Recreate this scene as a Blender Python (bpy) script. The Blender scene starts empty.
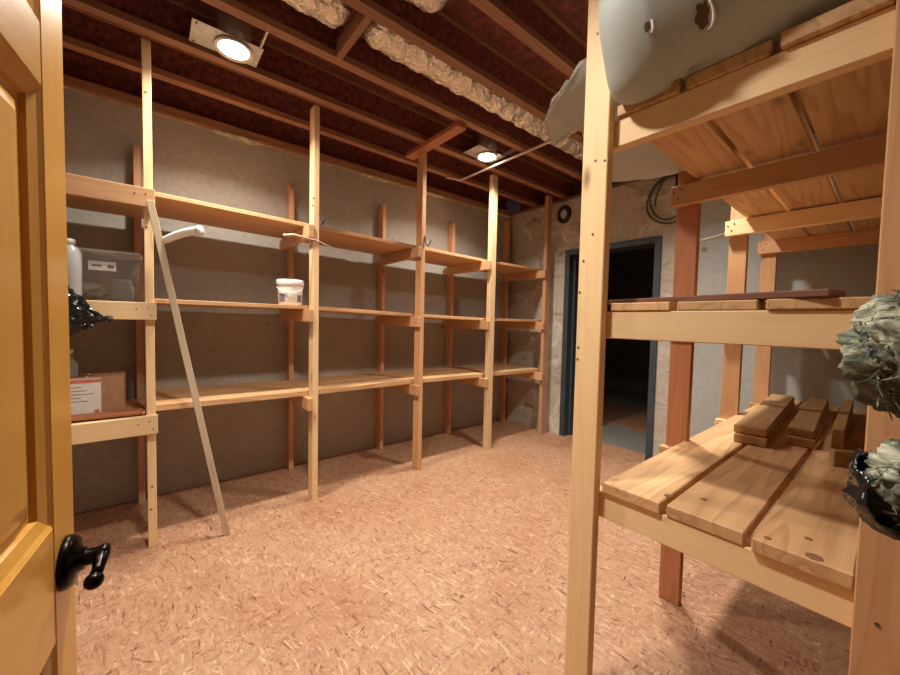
import bpy, bmesh, math, random
from mathutils import Vector, Matrix, noise
random.seed(7)
SC = bpy.context.scene
COL = SC.collection
PI = math.pi

# ------------------------------------------------------------------ render look
SC.view_settings.view_transform = 'Standard'
SC.view_settings.look = 'None'
SC.view_settings.gamma = 1
SC.view_settings.exposure = 0.0
SC.view_settings.use_curve_mapping = False

# ------------------------------------------------------------------ materials
def new_mat(name):
    m = bpy.data.materials.new(name); m.use_nodes = True
    nt = m.node_tree; nt.nodes.clear()
    out = nt.nodes.new('ShaderNodeOutputMaterial')
    b = nt.nodes.new('ShaderNodeBsdfPrincipled')
    nt.links.new(b.outputs[0], out.inputs[0])
    return m, nt, b

def nd(nt, t, **kw):
    n = nt.nodes.new(t)
    for k, v in kw.items():
        if k.startswith('i_'):
            n.inputs[k[2:].replace('_', ' ')].default_value = v
        else:
            setattr(n, k, v)
    return n

def ramp(nt, fac, stops, interp='LINEAR'):
    r = nt.nodes.new('ShaderNodeValToRGB'); r.color_ramp.interpolation = interp
    e = r.color_ramp.elements
    while len(e) < len(stops): e.new(0.5)
    for i, (p, c) in enumerate(stops):
        e[i].position = p
        e[i].color = (c, c, c, 1) if isinstance(c, (int, float)) else (*c, 1)
    nt.links.new(fac, r.inputs[0])
    return r.outputs[0]

def mix(nt, fac, a, b, mode='MIX'):
    m = nt.nodes.new('ShaderNodeMix'); m.data_type = 'RGBA'; m.blend_type = mode
    for sock, v in ((m.inputs[0], fac), (m.inputs[6], a), (m.inputs[7], b)):
        if isinstance(v, (int, float)): sock.default_value = v
        elif isinstance(v, tuple): sock.default_value = (*v, 1)
        else: nt.links.new(v, sock)
    return m.outputs[2]

def math_n(nt, op, a, b=0.0):
    m = nt.nodes.new('ShaderNodeMath'); m.operation = op
    for s, v in ((m.inputs[0], a), (m.inputs[1], b)):
        if isinstance(v, (int, float)): s.default_value = v
        else: nt.links.new(v, s)
    return m.outputs[0]

def bump(nt, b, h, strength=.3, dist=.01):
    n = nt.nodes.new('ShaderNodeBump'); n.inputs['Strength'].default_value = strength
    n.inputs['Distance'].default_value = dist
    nt.links.new(h, n.inputs['Height']); nt.links.new(n.outputs[0], b.inputs['Normal'])

def plain(name, col, rough=.5, metal=0, bumpy=0, var=.12, scale=20):
    m, nt, b = new_mat(name)
    tc = nd(nt, 'ShaderNodeTexCoord')
    n = nd(nt, 'ShaderNodeTexNoise', i_Scale=scale, i_Detail=4.0)
    nt.links.new(tc.outputs['Object'], n.inputs['Vector'])
    lo = tuple(c * (1 - var) for c in col); hi = tuple(min(1, c * (1 + var)) for c in col)
    nt.links.new(ramp(nt, n.outputs['Fac'], [(.3, lo), (.7, hi)]), b.inputs['Base Color'])
    b.inputs['Roughness'].default_value = rough; b.inputs['Metallic'].default_value = metal
    if bumpy: bump(nt, b, n.outputs['Fac'], bumpy, .005)
    return m

def wood(name, light, dark, knot=(.16, .07, .03), rough=.6, gloss=0, knots=True, contrast=1.0, ringscale=1.0):
    """length of every piece runs along its own X axis"""
    m, nt, b = new_mat(name)
    tc = nd(nt, 'ShaderNodeTexCoord'); oi = nd(nt, 'ShaderNodeObjectInfo')
    off = nd(nt, 'ShaderNodeVectorMath', operation='SCALE'); off.inputs[0].default_value = (7.3, 3.1, 5.7)
    nt.links.new(oi.outputs['Random'], off.inputs['Scale'])
    add = nd(nt, 'ShaderNodeVectorMath', operation='ADD')
    nt.links.new(tc.outputs['Object'], add.inputs[0]); nt.links.new(off.outputs[0], add.inputs[1])
    def mp(sx, sy, sz):
        q = nd(nt, 'ShaderNodeMapping'); q.inputs['Scale'].default_value = (sx, sy, sz)
        nt.links.new(add.outputs[0], q.inputs['Vector']); return q.outputs[0]
    # growth rings: distorted bands across the width
    n0 = nd(nt, 'ShaderNodeTexNoise', i_Scale=1.0, i_Detail=2.0)
    nt.links.new(mp(.55, 8 * ringscale, 8 * ringscale), n0.inputs['Vector'])
    rings = math_n(nt, 'FRACT', math_n(nt, 'MULTIPLY', n0.outputs['Fac'], 9.0))
    rings = ramp(nt, rings, [(0, .0), (.55, .35), (.85, 1.0), (1, .0)])
    n1 = nd(nt, 'ShaderNodeTexNoise', i_Scale=1.0, i_Detail=5.0)
    nt.links.new(mp(3, 120, 120), n1.inputs['Vector'])
    n2 = nd(nt, 'ShaderNodeTexNoise', i_Scale=1.0, i_Detail=3.0)
    nt.links.new(mp(1.5, 5, 5), n2.inputs['Vector'])
    f = math_n(nt, 'MULTIPLY', rings, .32 * contrast)
    f = math_n(nt, 'ADD', f, math_n(nt, 'MULTIPLY', n1.outputs['Fac'], .35))
    f = math_n(nt, 'ADD', f, math_n(nt, 'MULTIPLY', n2.outputs['Fac'], .35))
    c = ramp(nt, f, [(.25, light), (.95, dark)])
    # tone differs from piece to piece
    hs = nd(nt, 'ShaderNodeHueSaturation')
    vv = nd(nt, 'ShaderNodeMapRange'); vv.inputs['To Min'].default_value = .85; vv.inputs['To Max'].default_value = 1.12
    nt.links.new(oi.outputs['Random'], vv.inputs['Value']); nt.links.new(vv.outputs[0], hs.inputs['Value'])
    nt.links.new(c, hs.inputs['Color']); c = hs.outputs[0]
    if knots:
        v = nd(nt, 'ShaderNodeTexVoronoi', i_Scale=1.0); v.inputs['Randomness'].default_value = 1
        nt.links.new(mp(2.2, 6, 6), v.inputs['Vector'])
        k = ramp(nt, v.outputs['Distance'], [(.03, 1.0), (.07, .6), (.11, .1), (.17, 0.0)])
        c = mix(nt, math_n(nt, 'MULTIPLY', k, .8), c, knot)
    nt.links.new(c, b.inputs['Base Color'])
    b.inputs['Roughness'].default_value = rough
    if gloss: b.inputs['Coat Weight'].default_value = gloss; b.inputs['Coat Roughness'].default_value = .18
    bump(nt, b, n1.outputs['Fac'], .12, .002)
    return m

M = {}
M['pine'] = wood('new_pine', (.64, .365, .18), (.46, .225, .095), contrast=.8)
M['pine_pale'] = wood('pale_pine', (.86, .62, .345), (.70, .445, .215), contrast=.5)
M['pine_pink'] = wood('pinkish_pine', (.63, .345, .195), (.45, .205, .10), contrast=.6)
M['pine_board'] = wood('board_pine', (.70, .44, .22), (.38, .185, .075), contrast=1.0, ringscale=.9)
M['pine_red'] = wood('reddish_fir', (.48, .195, .09), (.32, .11, .045), contrast=.8)
M['pine_stack'] = wood('offcut_pine', (.52, .32, .155), (.34, .18, .08))
M['plank_dark'] = wood('stained_plank', (.22, .085, .05), (.13, .045, .03), knots=False)
M['joist_flange'] = wood('joist_flange_wood', (.33, .165, .095), (.21, .09, .05), knots=False)
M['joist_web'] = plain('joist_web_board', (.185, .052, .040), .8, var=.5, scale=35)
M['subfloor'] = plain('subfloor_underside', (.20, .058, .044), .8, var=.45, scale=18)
M['door'] = wood('varnished_oak_door', (.66, .345, .062), (.55, .26, .04), knots=False, rough=.42, gloss=.5, contrast=.5)
M['black_metal'] = plain('dark_bronze_handle', (.018, .015, .014), .28, 1, var=.3)
M['black_plastic'] = plain('black_plastic_film', (.012, .012, .014), .18, bumpy=.1)
M['white_plastic'] = plain('white_plastic', (.80, .79, .75), .35, var=.03)
M['white_paint'] = plain('bucket_white', (.84, .83, .80), .4, var=.03)
M['grey_print'] = plain('grey_print', (.16, .14, .17), .6, var=.5, scale=120)
M['lilac_print'] = plain('pale_print', (.50, .44, .55), .6)
M['red_print'] = plain('red_print', (.62, .18, .15), .6)
M['paper'] = plain('label_paper', (.78, .76, .71), .7, var=.06)
M['carton'] = plain('brown_cardboard', (.42, .24, .125), .8, var=.1)
M['screw'] = plain('dark_screw', (.14, .075, .045), .5, .4)
M['knot'] = plain('nail_hole', (.23, .11, .05), .8)
M['steel_plate'] = plain('galvanised_plate', (.56, .56, .54), .38, .8, bumpy=.05)
M['steel_frame'] = plain('slate_blue_door_frame', (.042, .055, .070), .5, var=.18, scale=9)
M['can'] = plain('lamp_can', (.45, .45, .44), .4, .6)
M['cable_black'] = plain('black_cable', (.015, .014, .013), .5)
M['cable_olive'] = plain('olive_brown_cable', (.075, .06, .04), .5)
M['cable_white'] = plain('white_cable', (.88, .87, .82), .5)
M['conduit'] = plain('grey_pipe', (.60, .50, .43), .5)
M['sleeve'] = plain('sleeve_grey', (.50, .50, .51), .6)
M['hook'] = plain('dark_iron_hook', (.045, .03, .022), .5, .5)
M['twine'] = plain('pink_twine', (.62, .42, .32), .8)
M['grey_cloth'] = plain('grey_cloth', (.33, .36, .40), .85, bumpy=.4)
M['vinyl'] = plain('grey_vinyl_wrap', (.40, .43, .415), .58, var=.05, scale=6)
M['vinyl_torn'] = plain('torn_vinyl_edge', (.80, .78, .72), .6)
M['wool_brown'] = plain('brown_wool_in_tear', (.10, .065, .04), .95, bumpy=.6)
M['fuzz'] = plain('fuzzy_fibre_edge', (.50, .47, .41), .95, bumpy=.8, var=.4, scale=80)
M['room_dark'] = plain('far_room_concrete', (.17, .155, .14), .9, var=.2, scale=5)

def clear_mat(name, col, alpha, rough):
    m, nt, b = new_mat(name)
    tc = nd(nt, 'ShaderNodeTexCoord'); n = nd(nt, 'ShaderNodeTexNoise', i_Scale=14.0)
    nt.links.new(tc.outputs['Object'], n.inputs['Vector'])
    nt.links.new(ramp(nt, n.outputs['Fac'], [(.3, tuple(c * .9 for c in col)), (.7, col)]), b.inputs['Base Color'])
    b.inputs['Alpha'].default_value = alpha; b.inputs['Roughness'].default_value = rough
    return m
M['clear'] = clear_mat('cloudy_clear_plastic', (.46, .46, .45), .24, .2)
M['clear_rim'] = clear_mat('cloudy_plastic_rim', (.66, .66, .64), .6, .25)
M['jug'] = clear_mat('translucent_jug', (.60, .60, .58), .5, .3)
M['glass'] = clear_mat('grey_glass', (.52, .58, .60), .45, .08)

def foil_mat():
    m, nt, b = new_mat('wrinkled_foil')
    tc = nd(nt, 'ShaderNodeTexCoord')
    n = nd(nt, 'ShaderNodeTexNoise', i_Scale=45.0, i_Detail=6.0, i_Distortion=1.2)
    nt.links.new(tc.outputs['Object'], n.inputs['Vector'])
    nt.links.new(ramp(nt, n.outputs['Fac'], [(.3, (.70, .66, .58)), (.7, (.95, .92, .86))]), b.inputs['Base Color'])
    b.inputs['Metallic'].default_value = .9; b.inputs['Roughness'].default_value = .27
    bump(nt, b, n.outputs['Fac'], .8, .012)
    return m
M['foil'] = foil_mat()

def wool_mat():
    m, nt, b = new_mat('glass_wool')
    tc = nd(nt, 'ShaderNodeTexCoord')
    n = nd(nt, 'ShaderNodeTexNoise', i_Scale=12.0, i_Detail=10.0, i_Roughness=.7, i_Distortion=1.8)
    mp = nd(nt, 'ShaderNodeMapping'); mp.inputs['Scale'].default_value = (1, 1, 1.7); mp.inputs['Rotation'].default_value = (.4, .7, .2)
    nt.links.new(tc.outputs['Object'], mp.inputs[0]); nt.links.new(mp.outputs[0], n.inputs['Vector'])
    nt.links.new(ramp(nt, n.outputs['Fac'], [(.33, (.025, .032, .03)), (.41, (.13, .17, .165)), (.48, (.36, .39, .29)), (.56, (.76, .79, .63)), (.66, (.9, .92, .8))]), b.inputs['Base Color'])
    col = [l.from_socket for l in nt.links if l.to_socket == b.inputs['Base Color']][0]
    n2 = nd(nt, 'ShaderNodeTexNoise', i_Scale=9.0, i_Detail=4.0)
    nt.links.new(tc.outputs['Object'], n2.inputs['Vector'])
    nt.links.new(mix(nt, ramp(nt, n2.outputs['Fac'], [(.44, 0.0), (.54, .85)]), col, (.075, .068, .032)), b.inputs['Base Color'])  # shade on the tufts painted into the colour as dark olive patches
    b.inputs['Roughness'].default_value = .95
    bump(nt, b, n.outputs['Fac'], .9, .02)
    return m
M['wool'] = wool_mat()

def osb_mat():
    m, nt, b = new_mat('strand_board_floor')
    tc = nd(nt, 'ShaderNodeTexCoord')
    wn = nd(nt, 'ShaderNodeTexNoise', i_Scale=3.0, i_Detail=1.0)
    nt.links.new(tc.outputs['Object'], wn.inputs['Vector'])
    ws = nd(nt, 'ShaderNodeVectorMath', operation='SCALE'); ws.inputs['Scale'].default_value = .12
    nt.links.new(wn.outputs['Color'], ws.inputs[0])
    wa = nd(nt, 'ShaderNodeVectorMath', operation='ADD')
    nt.links.new(tc.outputs['Object'], wa.inputs[0]); nt.links.new(ws.outputs[0], wa.inputs[1])
    cols = []; hs = []
    stops = [(0, (.16, .066, .034)), (.035, (.29, .13, .07)), (.14, (.39, .20, .112)), (.5, (.42, .232, .134)), (.88, (.45, .258, .154)), (.96, (.53, .33, .21)), (1, (.58, .39, .26))]
    for i, (rot, sx, sy) in enumerate([(.5, 26, 120), (-.65, 21, 105), (1.45, 29, 135), (-.1, 23, 140)]):
        q = nd(nt, 'ShaderNodeMapping'); q.inputs['Rotation'].default_value = (0, 0, rot)
        q.inputs['Location'].default_value = (i * 3.3, i * 1.7, 0)
        q0 = nd(nt, 'ShaderNodeMapping'); q0.inputs['Scale'].default_value = (sx, sy, 1)
        nt.links.new(wa.outputs[0], q.inputs['Vector']); nt.links.new(q.outputs[0], q0.inputs['Vector'])
        v = nd(nt, 'ShaderNodeTexVoronoi', voronoi_dimensions='2D', i_Scale=1.0)
        nt.links.new(q0.outputs[0], v.inputs['Vector'])
        sep = nd(nt, 'ShaderNodeSeparateColor'); nt.links.new(v.outputs['Color'], sep.inputs[0])
        cols.append(ramp(nt, sep.outputs[0], stops)); hs.append(sep.outputs[1])
    c = cols[0]
    for i in (1, 2, 3):
        c = mix(nt, ramp(nt, hs[i], [(.56, 0.0), (.6, 1.0)]), c, cols[i])
    fn = nd(nt, 'ShaderNodeTexNoise', i_Scale=38.0, i_Detail=6.0, i_Distortion=1.0)
    nt.links.new(tc.outputs['Object'], fn.inputs['Vector'])
    c = mix(nt, 1.0, c, ramp(nt, fn.outputs['Fac'], [(.3, (.80, .74, .70)), (.5, (1, 1, 1)), (.72, (1.08, 1.1, 1.12))]), 'MULTIPLY')
    big = nd(nt, 'ShaderNodeTexNoise', i_Scale=1.6, i_Detail=3.0)
    nt.links.new(tc.outputs['Object'], big.inputs['Vector'])
    c = mix(nt, 1.0, c, ramp(nt, big.outputs['Fac'], [(.32, (.90, .80, .76)), (.5, (1, 1, 1)), (.7, (1.05, 1.1, 1.12))]), 'MULTIPLY')
    nt.links.new(c, b.inputs['Base Color']); b.inputs['Roughness'].default_value = .62
    bump(nt, b, hs[1], .18, .002)
    return m
M['osb'] = osb_mat()

def concrete(name, a, bcol, patch=None, patch_lo=.5, rough=.9, dark=None, bstr=.25, bands=False):
    m, nt, b = new_mat(name)
    tc = nd(nt, 'ShaderNodeTexCoord')
    def noi(s, d=5, dist=0., rough_=.6, sc=(1, 1, 1)):
        q = nd(nt, 'ShaderNodeMapping'); q.inputs['Scale'].default_value = sc
        nt.links.new(tc.outputs['Object'], q.inputs[0])
        n = nd(nt, 'ShaderNodeTexNoise', i_Scale=s, i_Detail=float(d), i_Distortion=dist, i_Roughness=rough_)
        nt.links.new(q.outputs[0], n.inputs['Vector']); return n.outputs['Fac']
    n1 = noi(1.3, 6); n2 = noi(28, 4)
    c = ramp(nt, n1, [(.3, a), (.7, bcol)])
    c = mix(nt, .35, c, ramp(nt, n2, [(.3, tuple(x * .75 for x in a)), (.7, bcol)]))
    h = n2
    if patch:
        p = noi(2.4, 7, 1.4, .62)
        c = mix(nt, ramp(nt, p, [(patch_lo, 0.0), (patch_lo + .14, .85)]), c, patch)
        h = p
    if dark:
        p = noi(3.3, 6, 1.0, .6, (1, 1, 1.8))
        c = mix(nt, ramp(nt, p, [(.55, 0.0), (.72, .7)]), c, dark)
    # small tie-hole blemishes
    v = nd(nt, 'ShaderNodeTexVoronoi', i_Scale=1.7); nt.links.new(tc.outputs['Object'], v.inputs['Vector'])
    c = mix(nt, ramp(nt, v.outputs['Distance'], [(.02, .6), (.05, 0.0)]), c, (.07, .06, .05))
    nt.links.new(c, b.inputs['Base Color']); b.inputs['Roughness'].default_value = rough
    bump(nt, b, h, bstr, .015)
    return m
M['wall_conc'] = concrete('poured_concrete', (.355, .325, .285), (.465, .43, .385))
M['wall_parged'] = concrete('parged_rough_wall', (.40, .35, .28), (.56, .51, .43), patch=(.74, .71, .64), patch_lo=.525, dark=(.15, .11, .075), bstr=.8)
M['wall_back'] = concrete('smooth_grey_wall', (.38, .40, .385), (.47, .49, .465), patch=(.27, .27, .25), patch_lo=.66)
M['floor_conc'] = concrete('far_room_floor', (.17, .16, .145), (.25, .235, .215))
M['mortar'] = plain('foam_and_mortar', (.52, .45, .34), .9, bumpy=.6, var=.35, scale=14)

def emis_mat(name, col, s):
    m = bpy.data.materials.new(name); m.use_nodes = True; nt = m.node_tree; nt.nodes.clear()
    o = nt.nodes.new('ShaderNodeOutputMaterial'); e = nt.nodes.new('ShaderNodeEmission')
    e.inputs[0].default_value = (*col, 1); e.inputs[1].default_value = s
    nt.links.new(e.outputs[0], o.inputs[0]); return m
M['lamp'] = emis_mat('lamp_lens_glow', (1, .90, .76), 40)
LAMP_W = 29.5

# ------------------------------------------------------------------ object helpers
def link(o, parent=None):
    COL.objects.link(o)
    if parent: o.parent = parent
    return o

def obj(name, bm, mat, parent=None, smooth=False, loc=None, mats=None):
    me = bpy.data.meshes.new(name); bm.to_mesh(me); bm.free()
    if mats:
        for x in mats: me.materials.append(x)
    else: me.materials.append(mat)
    if smooth:
        for p in me.polygons: p.use_smooth = True
    o = bpy.data.objects.new(name, me)
    if loc: o.location = loc
    return link(o, parent)

def tag(o, label, cat, group=None):
    o['label'] = label; o['category'] = cat
    if group: o['group'] = group
    return o

def struct(o): o['kind'] = 'structure'; return o

def empty(name, loc, rz=0.0):
    o = bpy.data.objects.new(name, None); o.location = loc; o.rotation_euler = (0, 0, rz)
    o.empty_display_size = .1
    return link(o)

def base(parent):
    return Vector(parent.location) if parent else Vector((0, 0, 0))

LAST = [None]
AXROT = {0: Matrix.Identity(3), 1: Matrix.Rotation(PI/2, 3, 'Z'), 2: Matrix.Rotation(-PI/2, 3, 'Y')}
def lumber(name, x0, x1, y0, y1, z0, z1, mat, parent=None, axis=None, bev=.0025, origin=None, extra=None):
    """a sawn board between world limits; its own X axis runs along its length"""
    d = (x1 - x0, y1 - y0, z1 - z0)
    if axis is None: axis = max(range(3), key=lambda i: d[i])
    if axis == 0: L = d
    elif axis == 1: L = (d[1], d[0], d[2])
    else: L = (d[2], d[1], d[0])
    bm = bmesh.new(); bmesh.ops.create_cube(bm, size=1)
    bmesh.ops.scale(bm, vec=L, verts=bm.verts)
    if bev: bmesh.ops.bevel(bm, geom=bm.edges[:], offset=min(bev, min(L) * .2), segments=1, affect='EDGES', profile=.5)
    o = obj(name, bm, mat, parent)
    c = Vector(((x0 + x1)/2, (y0 + y1)/2, (z0 + z1)/2)) - (origin if origin is not None else base(parent))
    mw = Matrix.Translation(c) @ AXROT[axis].to_4x4()
    if extra is not None: mw = mw @ extra
    o.matrix_local = mw
    LAST[0] = o
    return o

def box(bm, x0, x1, y0, y1, z0, z1):
    r = bmesh.ops.create_cube(bm, size=1)
    bmesh.ops.scale(bm, vec=(x1-x0, y1-y0, z1-z0), verts=r['verts'])
    bmesh.ops.translate(bm, vec=((x0+x1)/2, (y0+y1)/2, (z0+z1)/2), verts=r['verts'])
    return r['verts']

def lathe(bm, prof, seg=32, axis='Z', loc=(0, 0, 0), cap=True):
    """prof: list of (radius, height)"""
    rings = []
    for r, h in prof:
        ring = []
        for i in range(seg):
            a = 2*PI*i/seg
            p = Vector((r*math.cos(a), r*math.sin(a), h))
            if axis == 'Y': p = Vector((p.x, p.z, -p.y))
            if axis == 'X': p = Vector((p.z, p.x, p.y))
            ring.append(bm.verts.new(p + Vector(loc)))
        rings.append(ring)
    for a, b_ in zip(rings, rings[1:]):
        for i in range(seg):
            bm.faces.new((a[i], a[(i+1) % seg], b_[(i+1) % seg], b_[i]))
    if cap:
        bm.faces.new(list(reversed(rings[0]))); bm.faces.new(rings[-1])
    bmesh.ops.recalc_face_normals(bm, faces=bm.faces)

def tube(bm, pts, rad, seg=10, closed=False):
    pts = [Vector(p) for p in pts]; n = len(pts); rings = []
    up = Vector((0, 0, 1))
    for i, p in enumerate(pts):
        if closed: t = (pts[(i+1) % n] - pts[i-1]).normalized()
        else: t = (pts[min(i+1, n-1)] - pts[max(i-1, 0)]).normalized()
        a = t.cross(up)
        if a.length < .05: a = t.cross(Vector((0, 1, 0)))
        a.normalize(); b_ = a.cross(t)
        r = rad[i] if isinstance(rad, (list, tuple)) else rad
        rings.append([bm.verts.new(p + a*r*math.cos(2*PI*k/seg) + b_*r*math.sin(2*PI*k/seg)) for k in range(seg)])
    rng = range(n) if closed else range(n-1)
    for i in rng:
        A, B = rings[i], rings[(i+1) % n]
        for k in range(seg): bm.faces.new((A[k], A[(k+1) % seg], B[(k+1) % seg], B[k]))
    if not closed: bm.faces.new(list(reversed(rings[0]))); bm.faces.new(rings[-1])
    bmesh.ops.recalc_face_normals(bm, faces=bm.faces)

def bez(p0, p1, p2, p3, n=16):
    P = [Vector(p) for p in (p0, p1, p2, p3)]
    return [((1-t)**3)*P[0] + 3*t*(1-t)**2*P[1] + 3*t*t*(1-t)*P[2] + t**3*P[3] for t in [i/n for i in range(n+1)]]

def dot_marks(parent, pts, axis, r=.005, name='screw_head', mat='screw'):
    """screw heads let into the face of a board; pts are world points on the face"""
    for p in pts:
        bm = bmesh.new(); lathe(bm, [(r, -.002), (r, .0012), (r*.6, .0016)], 10, axis)
        o = obj(name, bm, M[mat]); o.parent = parent
        mw = parent.matrix_basis.copy()
        if parent.parent: mw = Matrix.Translation(Vector(parent.parent.location)) @ mw
        o.matrix_local = mw.inverted() @ Matrix.Translation(Vector(p))

# ------------------------------------------------------------------ room shell
XL, XR, YF, YB = -3.384, .11, -1.0, 3.773
bm = bmesh.new(); box(bm, XL-.0, XR+1.4, YF, YB+.16, -.05, 0)
fl = struct(obj('floor', bm, M['osb']))
ZW = 2.735
def wall(name, x0, x1, y0, y1, z0, z1, mat):
    bm = bmesh.new(); box(bm, x0, x1, y0, y1, z0, z1); return struct(obj(name, bm, mat))
wall('wall_left', XL-.2, XL, YF-.2, YB+.2, -.05, ZW, M['wall_conc'])
wall('wall_front', XL-.2, XR, YF-.2, YF, -.05, 3.05, M['wall_conc'])
DX0, DX1, DZ = -2.49, -1.472, 2.165
bm = bmesh.new()
box(bm, XL, DX0, YB, YB+.2, -.05, 2.75); box(bm, DX0, DX1, YB, YB+.2, DZ, 2.75)
box(bm, DX1, -1.16, YB, YB+.2, -.05, 2.75)
struct(obj('wall_back', bm, M['wall_parged']))
wall('wall_rear', -1.16, XR+.2, YB, YB+.2, -.05, 2.75, M['wall_back'])
# wall with the doorway the photo is taken through
bm = bmesh.new()
box(bm, XR, XR+.12, .74, YB, 0, 3.05); box(bm, XR, XR+.12, YF-.2, -.20, 0, 3.05); box(bm, XR, XR+.12, -.20, .74, 2.10, 3.05)
struct(obj('wall_right', bm, plain('wall_studs_and_board', (.34, .27, .2), .8)))

# ceiling: subfloor with I-joists running along the room
bm = bmesh.new(); box(bm, XL-.2, XR+.2, YF-.2, YB+.2, 3.04, 3.08)
ceil = struct(obj('ceiling', bm, M['subfloor']))
JX = [-2.99, -2.57, -2.12, -1.69, -1.30, -.88, -.46, -.04]
ZJ = 2.80
for x in JX:
    L = YB + .2 - YF
    bm = bmesh.new()
    for (y0, y1, z0, z1, mi) in ((-.03, .03, 0, .038, 0), (-.03, .03, .202, .24, 0), (-.006, .006, .038, .202, 1)):
        vs = box(bm, -L/2, L/2, y0, y1, z0, z1)
        for f in {f for v in vs for f in v.link_faces}: f.material_index = mi
    o = obj('joist', bm, None, ceil, mats=[M['joist_flange'], M['joist_web']])
    o.matrix_local = Matrix.Translation((x, (YB + .2 + YF)/2, ZJ)) @ AXROT[1].to_4x4()
lumber('blocking', -2.09, -1.72, .835, .873, 2.80, 2.889, M['joist_flange'], ceil, origin=Vector((0, 0, 0)))
# sill plates and rim boards on the concrete
lumber('trim_1', XL-.16, XL+.03, YF, YB, 2.742, 2.803, M['joist_flange'])['kind'] = 'structure'
lumber('trim_2', XL-.10, XL-.07, YF, YB, 2.803, 3.04, M['joist_web'])['kind'] = 'structure'
lumber('trim_6', XL, XR, YB+.201, YB+.23, 2.75, 3.04, M['joist_web'])['kind'] = 'structure'
lumber('trim_3', XL+.03, XR, YB+.03, YB+.2, 2.75, 2.80, M['joist_flange'])['kind'] = 'structure'
# ragged foam and mortar bedding under the left sill
bm = bmesh.new()
N = 260
prev = None
for i in range(N+1):
    y = YF + (YB - YF)*i/N
    k = max(0, noise.noise((y*2.6, 0, 4)) + .35*noise.noise((y*13, 3, 4)) - .03)
    w = .002 + .045*min(1, k*2.2) + .004*random.random()*(k > 0)
    zl = ZW - .004 - .03*min(1, k*2) * (.6+.4*noise.noise((y*21, 2, 1)))
    row = [bm.verts.new((XL-.03, y, 2.741)), bm.verts.new((XL+w*.9, y, 2.741)), bm.verts.new((XL+w, y, (zl+2.741)/2)), bm.verts.new((XL-.001, y, zl)), bm.verts.new((XL-.03, y, zl))]
    if prev:
        for j in range(4): bm.faces.new((prev[j], row[j], row[j+1], prev[j+1]))
    prev = row
bmesh.ops.recalc_face_normals(bm, faces=bm.faces)
struct(obj('trim_4', bm, M['mortar']))

# ------------------------------------------------------------------ slate blue steel frame of the doorway in the back wall
df = struct(empty('trim_5', ((DX0+DX1)/2, YB, 0)))
b0 = base(df)
def bpart(name, x0, x1, y0, y1, z0, z1, mat, parent, bev=.004):
    b = base(parent); bm = bmesh.new(); box(bm, x0-b.x, x1-b.x, y0-b.y, y1-b.y, z0-b.z, z1-b.z)
    if bev: bmesh.ops.bevel(bm, geom=bm.edges[:], offset=bev, segments=1, affect='EDGES')
    return obj(name, bm, mat, parent)
for s, x0, x1 in ((1, DX0-.012, DX0+.05), (-1, DX1-.05, DX1+.012)):
    bpart('jamb', x0, x1, YB-.018, YB+.21, 0, DZ+.012, M['steel_frame'], df)
    xs = (DX0+.05, DX0+.075) if s > 0 else (DX1-.075, DX1-.05)
    bpart('door_stop', xs[0], xs[1], YB+.07, YB+.16, 0, DZ-.05, M['steel_frame'], df)
bpart('head', DX0+.05, DX1-.05, YB-.018, YB+.21, DZ-.05, DZ+.012, M['steel_frame'], df)

# dark room behind the doorway
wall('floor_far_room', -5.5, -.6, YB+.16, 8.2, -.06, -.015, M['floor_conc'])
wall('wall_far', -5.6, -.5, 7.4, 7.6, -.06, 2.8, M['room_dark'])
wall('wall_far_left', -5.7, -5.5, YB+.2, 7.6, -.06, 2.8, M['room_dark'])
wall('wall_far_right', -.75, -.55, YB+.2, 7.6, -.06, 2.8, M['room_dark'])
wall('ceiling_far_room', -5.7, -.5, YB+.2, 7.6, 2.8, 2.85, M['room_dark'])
t = lumber('plywood_sheet', -3.4, -1.62, 4.78, 6.0, -.015, .01, M['joist_flange'], axis=0)
tag(t, 'brown wood sheet lying on the floor of the dark room beyond the doorway', 'wood sheet')

# ------------------------------------------------------------------ recessed lamps
def lamp(x, y, label):
    r = empty('recessed_light', (x, y, 2.80))
    tag(r, label, 'ceiling light', 'recessed ceiling lights')
    bm = bmesh.new(); lathe(bm, [(.086, .012), (.086, .19), (.05, .20)], 32); obj('can', bm, M['can'], r, True)
    bm = bmesh.new(); lathe(bm, [(.076, .006), (.095, .0), (.097, .010), (.080, .014)], 40, cap=False); obj('trim_ring', bm, M['white_plastic'], r, True)
    bm = bmesh.new(); bmesh.ops.create_circle(bm, cap_ends=True, segments=40, radius=.078)
    bmesh.ops.translate(bm, vec=(0, 0, .008), verts=bm.verts)
    for f in bm.faces:
        if f.normal.z > 0: f.normal_flip()
    obj('lens', bm, M['lamp'], r)
    ld = bpy.data.lights.new('lamp_light', 'AREA'); ld.shape = 'DISK'; ld.size = .15; ld.energy = LAMP_W
    ld.color = (1, .915, .80); ld.spread = math.radians(136)
    lo = bpy.data.objects.new('lamp_light', ld); link(lo, r); lo.location = (0, 0, .004)
    bm = bmesh.new(); box(bm, -.095, .10, -.20, .13, .016, .019)
    bmesh.ops.bevel(bm, geom=bm.edges[:], offset=.001, segments=1, affect='EDGES')
    pl = obj('mounting_plate', bm, M['steel_plate'], r)
    for px, py in ((-.08, -.18), (.08, -.18)):
        bm = bmesh.new(); lathe(bm, [(.006, -.002), (.006, .002)], 10)
        o = obj('screw_head', bm, M['screw'], pl); o.location = (px, py, .0155)
    for py in (.115,):
        bm = bmesh.new(); box(bm, .085, .262, py-.005, py+.005, .020, .045); obj('hanger_bar', bm, M['steel_plate'], r)
    return r
lamp(-2.425, .385, 'glowing round recessed ceiling lamp with a bare metal plate, upper left between joists')
lamp(-2.425, 2.375, 'glowing round recessed ceiling lamp above the far end of the left shelves')
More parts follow.
